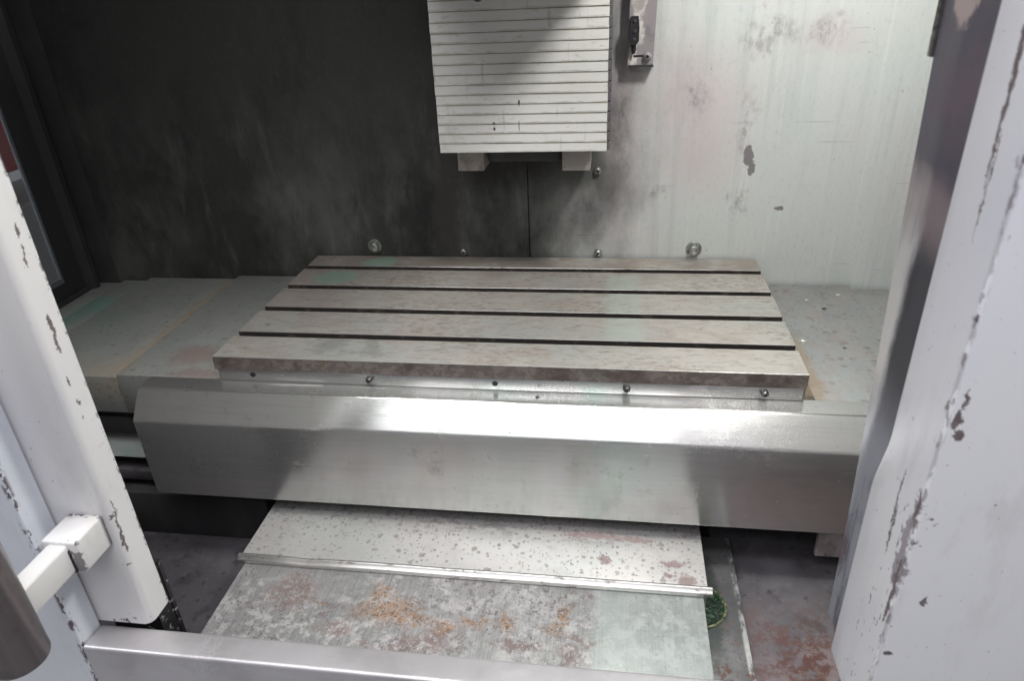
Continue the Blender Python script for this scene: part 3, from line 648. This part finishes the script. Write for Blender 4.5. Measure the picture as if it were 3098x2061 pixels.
# ------------------------------------------------------------------ slatted column cover
t = thing('column_cover', 'white slatted roller cover hanging in front of the spindle column', 'slatted cover', (-.175, 1.42, .28))
CY = 1.33; z0 = .277; ph = .01755
# one slat: face leans out a little so that its lower lip stands proud of the one below
def slat_mesh(dark):
    b = MB()
    pr = [(CY, .0), (CY + .0012, ph - .0006), (CY + .0018, ph + .003), (CY + .0045, ph + .003), (CY + .0045, 0.0004), (CY + .0030, -.0002)]
    fs, A, B = b.prof(pr, -.333, -.017)
    return b
nsl = 19; base = None
for i in range(nsl):
    if base is None:
        b = slat_mesh(False); base = b.build('slat', m_slat, t)
        e = [base]
        base.location = (base.location[0], base.location[1], base.location[2] + z0)
    else:
        o = base.copy(); col.objects.link(o); o.location = base.location + Vector((random.uniform(-.0006, .0006), random.uniform(-.0002, .0002), ph * i)); o.parent = t
        o.rotation_euler = (0, random.uniform(-.0008, .0008), 0)
b = MB()
for i in range(nsl):
    z = z0 + ph * i
    b.box(-.3325, -.0172, CY + .0007, CY + .0020, z + ph - .0016, z + ph - .0002)
b.build('joint_grime', m_grime, t)['kind'] = 'stuff'
b = MB()
for i in range(nsl):
    z = z0 + ph * i
    b.box(-.0165, -.0105, CY + .003, CY + .03, z + .0012, z + ph - .0010, .0008, 1)
b.build('side_flange', Mat('flange_grey', (0.17, 0.15, 0.165), .45, .4).done(), t)
b = MB(); b.box(-.332, -.018, CY + .0048, CY + .0078, z0 + .004, z0 + ph * nsl)
b.box(-.332, -.029, CY + .008, WY - .001, z0 + .004, .62); b.build('cover_back', m_dark, t)
b = MB(); b.box(-.320, -.266, 1.415, 1.50, .220, .279, .002); b.build('guide_block', m_block, t, True)
b = MB(); b.box(-.106, -.050, 1.415, 1.50, .219, .279, .002); b.build('guide_block', m_block, t, True)
b = MB(); b.box(-.262, -.110, 1.44, 1.505, .232, .279, .004); b.build('cross_bar', m_dark, t, True)

t = thing('spindle_head', 'dark spindle head reaching in at the top edge above the white slats', 'spindle head', (-.17, 1.05, .62))
b = MB(); b.box(-.36, -.0, .92, 1.318, .605, 1.2, .01, 3); b.build('housing', m_block, t, True)
b = MB(); b.lathe([(.075, .64), (.075, .60), (.05, .585), (.05, .575), (.0001, .575)], (-.18, 1.05, 0), 'z', 40); b.build('spindle_nose', m_screw, t, True)
b = MB(); b.lathe([(.009, .62), (.009, .545), (.0075, .539), (.003, .536)], (-.241, 1.318, 0), 'z', 16); 
tag(b.build('coolant_nozzle', m_black, None, True), 'black nozzle tip peeking in at the top edge over the slats', 'nozzle')

# ------------------------------------------------------------------ bracket with connector on the wall
t = thing('wall_bracket', 'grey flaking bracket plate on the wall right of the slatted cover', 'bracket', (.045, 1.49, .5))
b = MB()
b.prof([(.020, .407), (.067, .407), (.0725, .62), (.0225, .62)], 1.483, 1.488, 'y'); b.build('plate', m_bracket, t)
b = MB(); b.prof([(.018, .404), (.069, .404), (.0675, .4085), (.0195, .4085)], 1.481, WY - .0005, 'y'); b.build('bottom_lip', m_dark, t)
b = MB(); b.prof([(.0180, .404), (.0205, .404), (.0230, .62), (.0205, .62)], 1.4815, WY - .0005, 'y'); b.build('side_lip', m_bracket, t)
b = MB(); b.box(.029, .052, 1.4822, 1.4832, .4225, .4265, .0004, 1); b.build('slot', m_black, t)
dome_bolt(.0555, .4235, .0080, t, 1.4830, washer=0, mat=m_bracket)
t = thing('cable_connector', 'black cable connector on the left edge of the grey bracket', 'connector', (.03, 1.475, .47))
b = MB()
b.prof([(.0215, .452), (.0255, .446), (.0335, .446), (.0380, .452), (.0385, .476), (.0360, .496), (.0225, .496), (.0205, .476)], 1.466, 1.4825, 'y')
b.lathe([(.0032, .430), (.0045, .436), (.0045, .447)], (.0290, 1.474, 0), 'z', 12); b.build('housing', m_black, t, True)
for z in (.488, .470, .456):
    b = MB(); b.lathe([(.0032, 0), (.0028, -.0020), (.0001, -.0024)], (.0295, 1.4660, z), 'y', 12); b.build('screw', m_screw, t, True)

# ------------------------------------------------------------------ left sliding door with handle
def rounded_panel(b, x0, x1, y0, y1, z0, z1, r, which):
    """vertical panel; the corners named in which (as 'xy' signs) are rounded with radius r"""
    cs = [((x0, y0), '00'), ((x1, y0), '10'), ((x1, y1), '11'), ((x0, y1), '01')]
    out = []
    for i, (c, k_) in enumerate(cs):
        rr = which.get(k_, 0)
        if not rr: out.append(c); continue
        p = Vector(c); a = (Vector(cs[i - 1][0]) - p).normalized(); d = (Vector(cs[(i + 1) % 4][0]) - p).normalized()
        for q in range(9):
            t_ = q / 8; out.append(tuple((1 - t_) ** 2 * (p + a * rr) + 2 * t_ * (1 - t_) * p + t_ ** 2 * (p + d * rr)))
    return b.prof(out, z0, z1, 'z')
d_l = thing('sliding_door', 'chipped white sliding door at left with a handle on its edge', 'door', (-1.0, .63, -.2))
b = MB()
rounded_panel(b, -1.45, -.627, .609, .6515, -.2120, 1.25, .01, {'10': .012, '11': .0015})
es = [e for e in b.bm.edges if all(abs(v.co.z + .212) < 1e-5 for v in e.verts)]
b.bev(None, .006, 3, es)
b.build('door_panel', m_door_l, d_l, True)
b = MB(); b.box(-.735, -.6555, .6535, .690, -.40, -.170, .0); b.box(-.6555, -.6535, .684, .6905, -.40, -.170); b.build('inner_lip', m_blackgrime, d_l)
b = MB()
b.box(-.683, -.635, .5580, .6095, -.0600, -.0125, .0028, 3)
h = b.build('handle_mount', m_frame_l, d_l, True)
b = MB(); b.box(-.6745, -.6475, .475, .5592, -.0575, -.0165, .0035, 3); b.build('handle_arm', m_frame_l, d_l, True)
b = MB(); b.box(-.6515, -.6465, .5548, .5594, -.0590, -.0240, .001); b.build('weld_gap', m_blackgrime, d_l, True)
b = MB(); r = .0295
b.lathe([(r - .004, -.085), (r - .001, -.083), (r, -.080), (r, .55)], (-.6465, .4510, 0), 'z', 48); b.build('handle_grip', m_grip, d_l, True)

# fixed front panel left of the opening
t = thing('front_panel', 'pale blue-white fixed front panel left of the opening, behind the grip', 'machine panel', (-1.0, .585, -.6))
b = MB()
rounded_panel(b, -1.6, -.7065, .568, .6055, -1.0, 1.4, .01, {'10': .0025})
b.build('panel', m_panel_l, t, True)

# door sill
t = thing('door_sill', 'satin stainless door sill across the bottom of the opening', 'sill', (-.1, .59, -.22))
b = MB()
pl = bend([(.607, -.30), (.607, -.2205), (.568, -.2170), (.568, -.75)], .0035, 5)
b.prof(sheet_profile([tuple(p) for p in pl], .0022), -.7035, .60)
b.build('sill_cap', m_sill, t, True)
b = MB(); b.box(-.70, .6, .6115, .64, -.42, -.30); b.build('back_flange', m_dark, t)

# ------------------------------------------------------------------ right door post
t = thing('door_post', 'chipped white door post filling the right edge, paint worn to grey', 'door', (.7, .6, -.2))
# side face whose rear edge steps back near the bottom, as the sheet is bent there
b = MB()
XR = .292
yb = [(-.2140, .6705), (.060, .6705), (.125, .6535), (1.3, .6535)]
zs = [-.214, -.15, -.08, -.02, .05, .065, .09, .12, .135, .3, .5, .7, 1.3]
def ybk(z):
    for (z0_, y0_), (z1_, y1_) in zip(yb, yb[1:]):
        if z <= z1_: return y0_ + (y1_ - y0_) * (z - z0_) / (z1_ - z0_)
    return yb[-1][1]
rings = []
for z in zs:
    y2 = ybk(z); ring = []
    pts2 = [(.95, .557)]
    for q in range(7):
        t_ = q / 6; r_ = .0045
        pts2.append(((1 - t_) ** 2 * (XR + r_) + 2 * t_ * (1 - t_) * XR + t_ ** 2 * XR, (1 - t_) ** 2 * .557 + 2 * t_ * (1 - t_) * .557 + t_ ** 2 * (.557 + r_)))
    pts2.append((XR, .61))
    for q in range(5):
        t_ = q / 4; r_ = .008
        pts2.append(((1 - t_) ** 2 * XR + 2 * t_ * (1 - t_) * XR + t_ ** 2 * (XR + r_), (1 - t_) ** 2 * (y2 - r_) + 2 * t_ * (1 - t_) * y2 + t_ ** 2 * y2))
    pts2.append((.95, y2))
    rings.append([b.bm.verts.new((x, y, z)) for x, y in pts2])
for r0, r1 in zip(rings, rings[1:]):
    n = len(r0)
    for k in range(n): b.bm.faces.new((r0[k], r0[(k + 1) % n], r1[(k + 1) % n], r1[k]))
b.bm.faces.new(rings[0]); b.bm.faces.new(rings[-1])
b.build('post_skin', m_post_r, t, True)

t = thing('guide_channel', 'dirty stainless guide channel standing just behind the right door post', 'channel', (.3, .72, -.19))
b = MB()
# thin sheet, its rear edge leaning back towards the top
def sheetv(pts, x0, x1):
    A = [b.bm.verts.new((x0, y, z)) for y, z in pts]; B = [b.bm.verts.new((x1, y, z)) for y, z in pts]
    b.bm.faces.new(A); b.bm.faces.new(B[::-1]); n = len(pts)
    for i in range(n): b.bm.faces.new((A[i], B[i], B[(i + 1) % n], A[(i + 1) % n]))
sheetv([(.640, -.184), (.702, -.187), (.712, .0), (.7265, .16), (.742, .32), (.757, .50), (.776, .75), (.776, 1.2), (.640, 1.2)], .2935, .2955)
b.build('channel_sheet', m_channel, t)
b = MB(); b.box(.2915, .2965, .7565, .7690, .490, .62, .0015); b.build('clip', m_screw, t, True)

# ------------------------------------------------------------------ loose swarf
def chip(x, y, z, r, fl, label, mat, rot=0):
    b = MB(); bmesh.ops.create_icosphere(b.bm, subdivisions=2, radius=1.0)
    for v in b.bm.verts:
        k = 1 + .25 * math.sin(v.co.x * 5 + x * 50) * math.cos(v.co.y * 4)
        v.co = Vector((v.co.x * r * k, v.co.y * r * fl * k, v.co.z * r * .3))
    bmesh.ops.rotate(b.bm, verts=b.bm.verts, matrix=Matrix.Rotation(rot, 3, 'Z'))
    bmesh.ops.translate(b.bm, verts=b.bm.verts, vec=(x, y, z + r * .28))
    tag(b.build('metal_chip', mat, None, True), label, 'chip')
chip(.475, 1.445, -.059, .0055, .6, 'bright white chip near the back edge of the right way cover', m_chip)
chip(.405, 1.415, -.059, .0050, .3, 'thin golden sliver beside the white chip on the right way cover', m_chip, .4)
chip(.357, 1.225, -.059, .0070, .22, 'pale sliver beside the right end of the milling table', m_chip, -.1)
chip(.430, 1.375, -.059, .0050, .5, 'dark grey chip in the middle of the right way cover, further back', m_swarf_dark, .2)
chip(.425, 1.205, -.059, .0028, .9, 'small black chip in the middle of the right way cover', m_swarf_dark)
chip(.392, 1.010, -.059, .0024, .9, 'small black chip at the front edge of the right way cover', m_swarf_dark)
chip(-.118, .985, -.0500, .0038, .6, 'black chip lying on the apron ledge below the third screw hole', m_swarf_dark, .3)
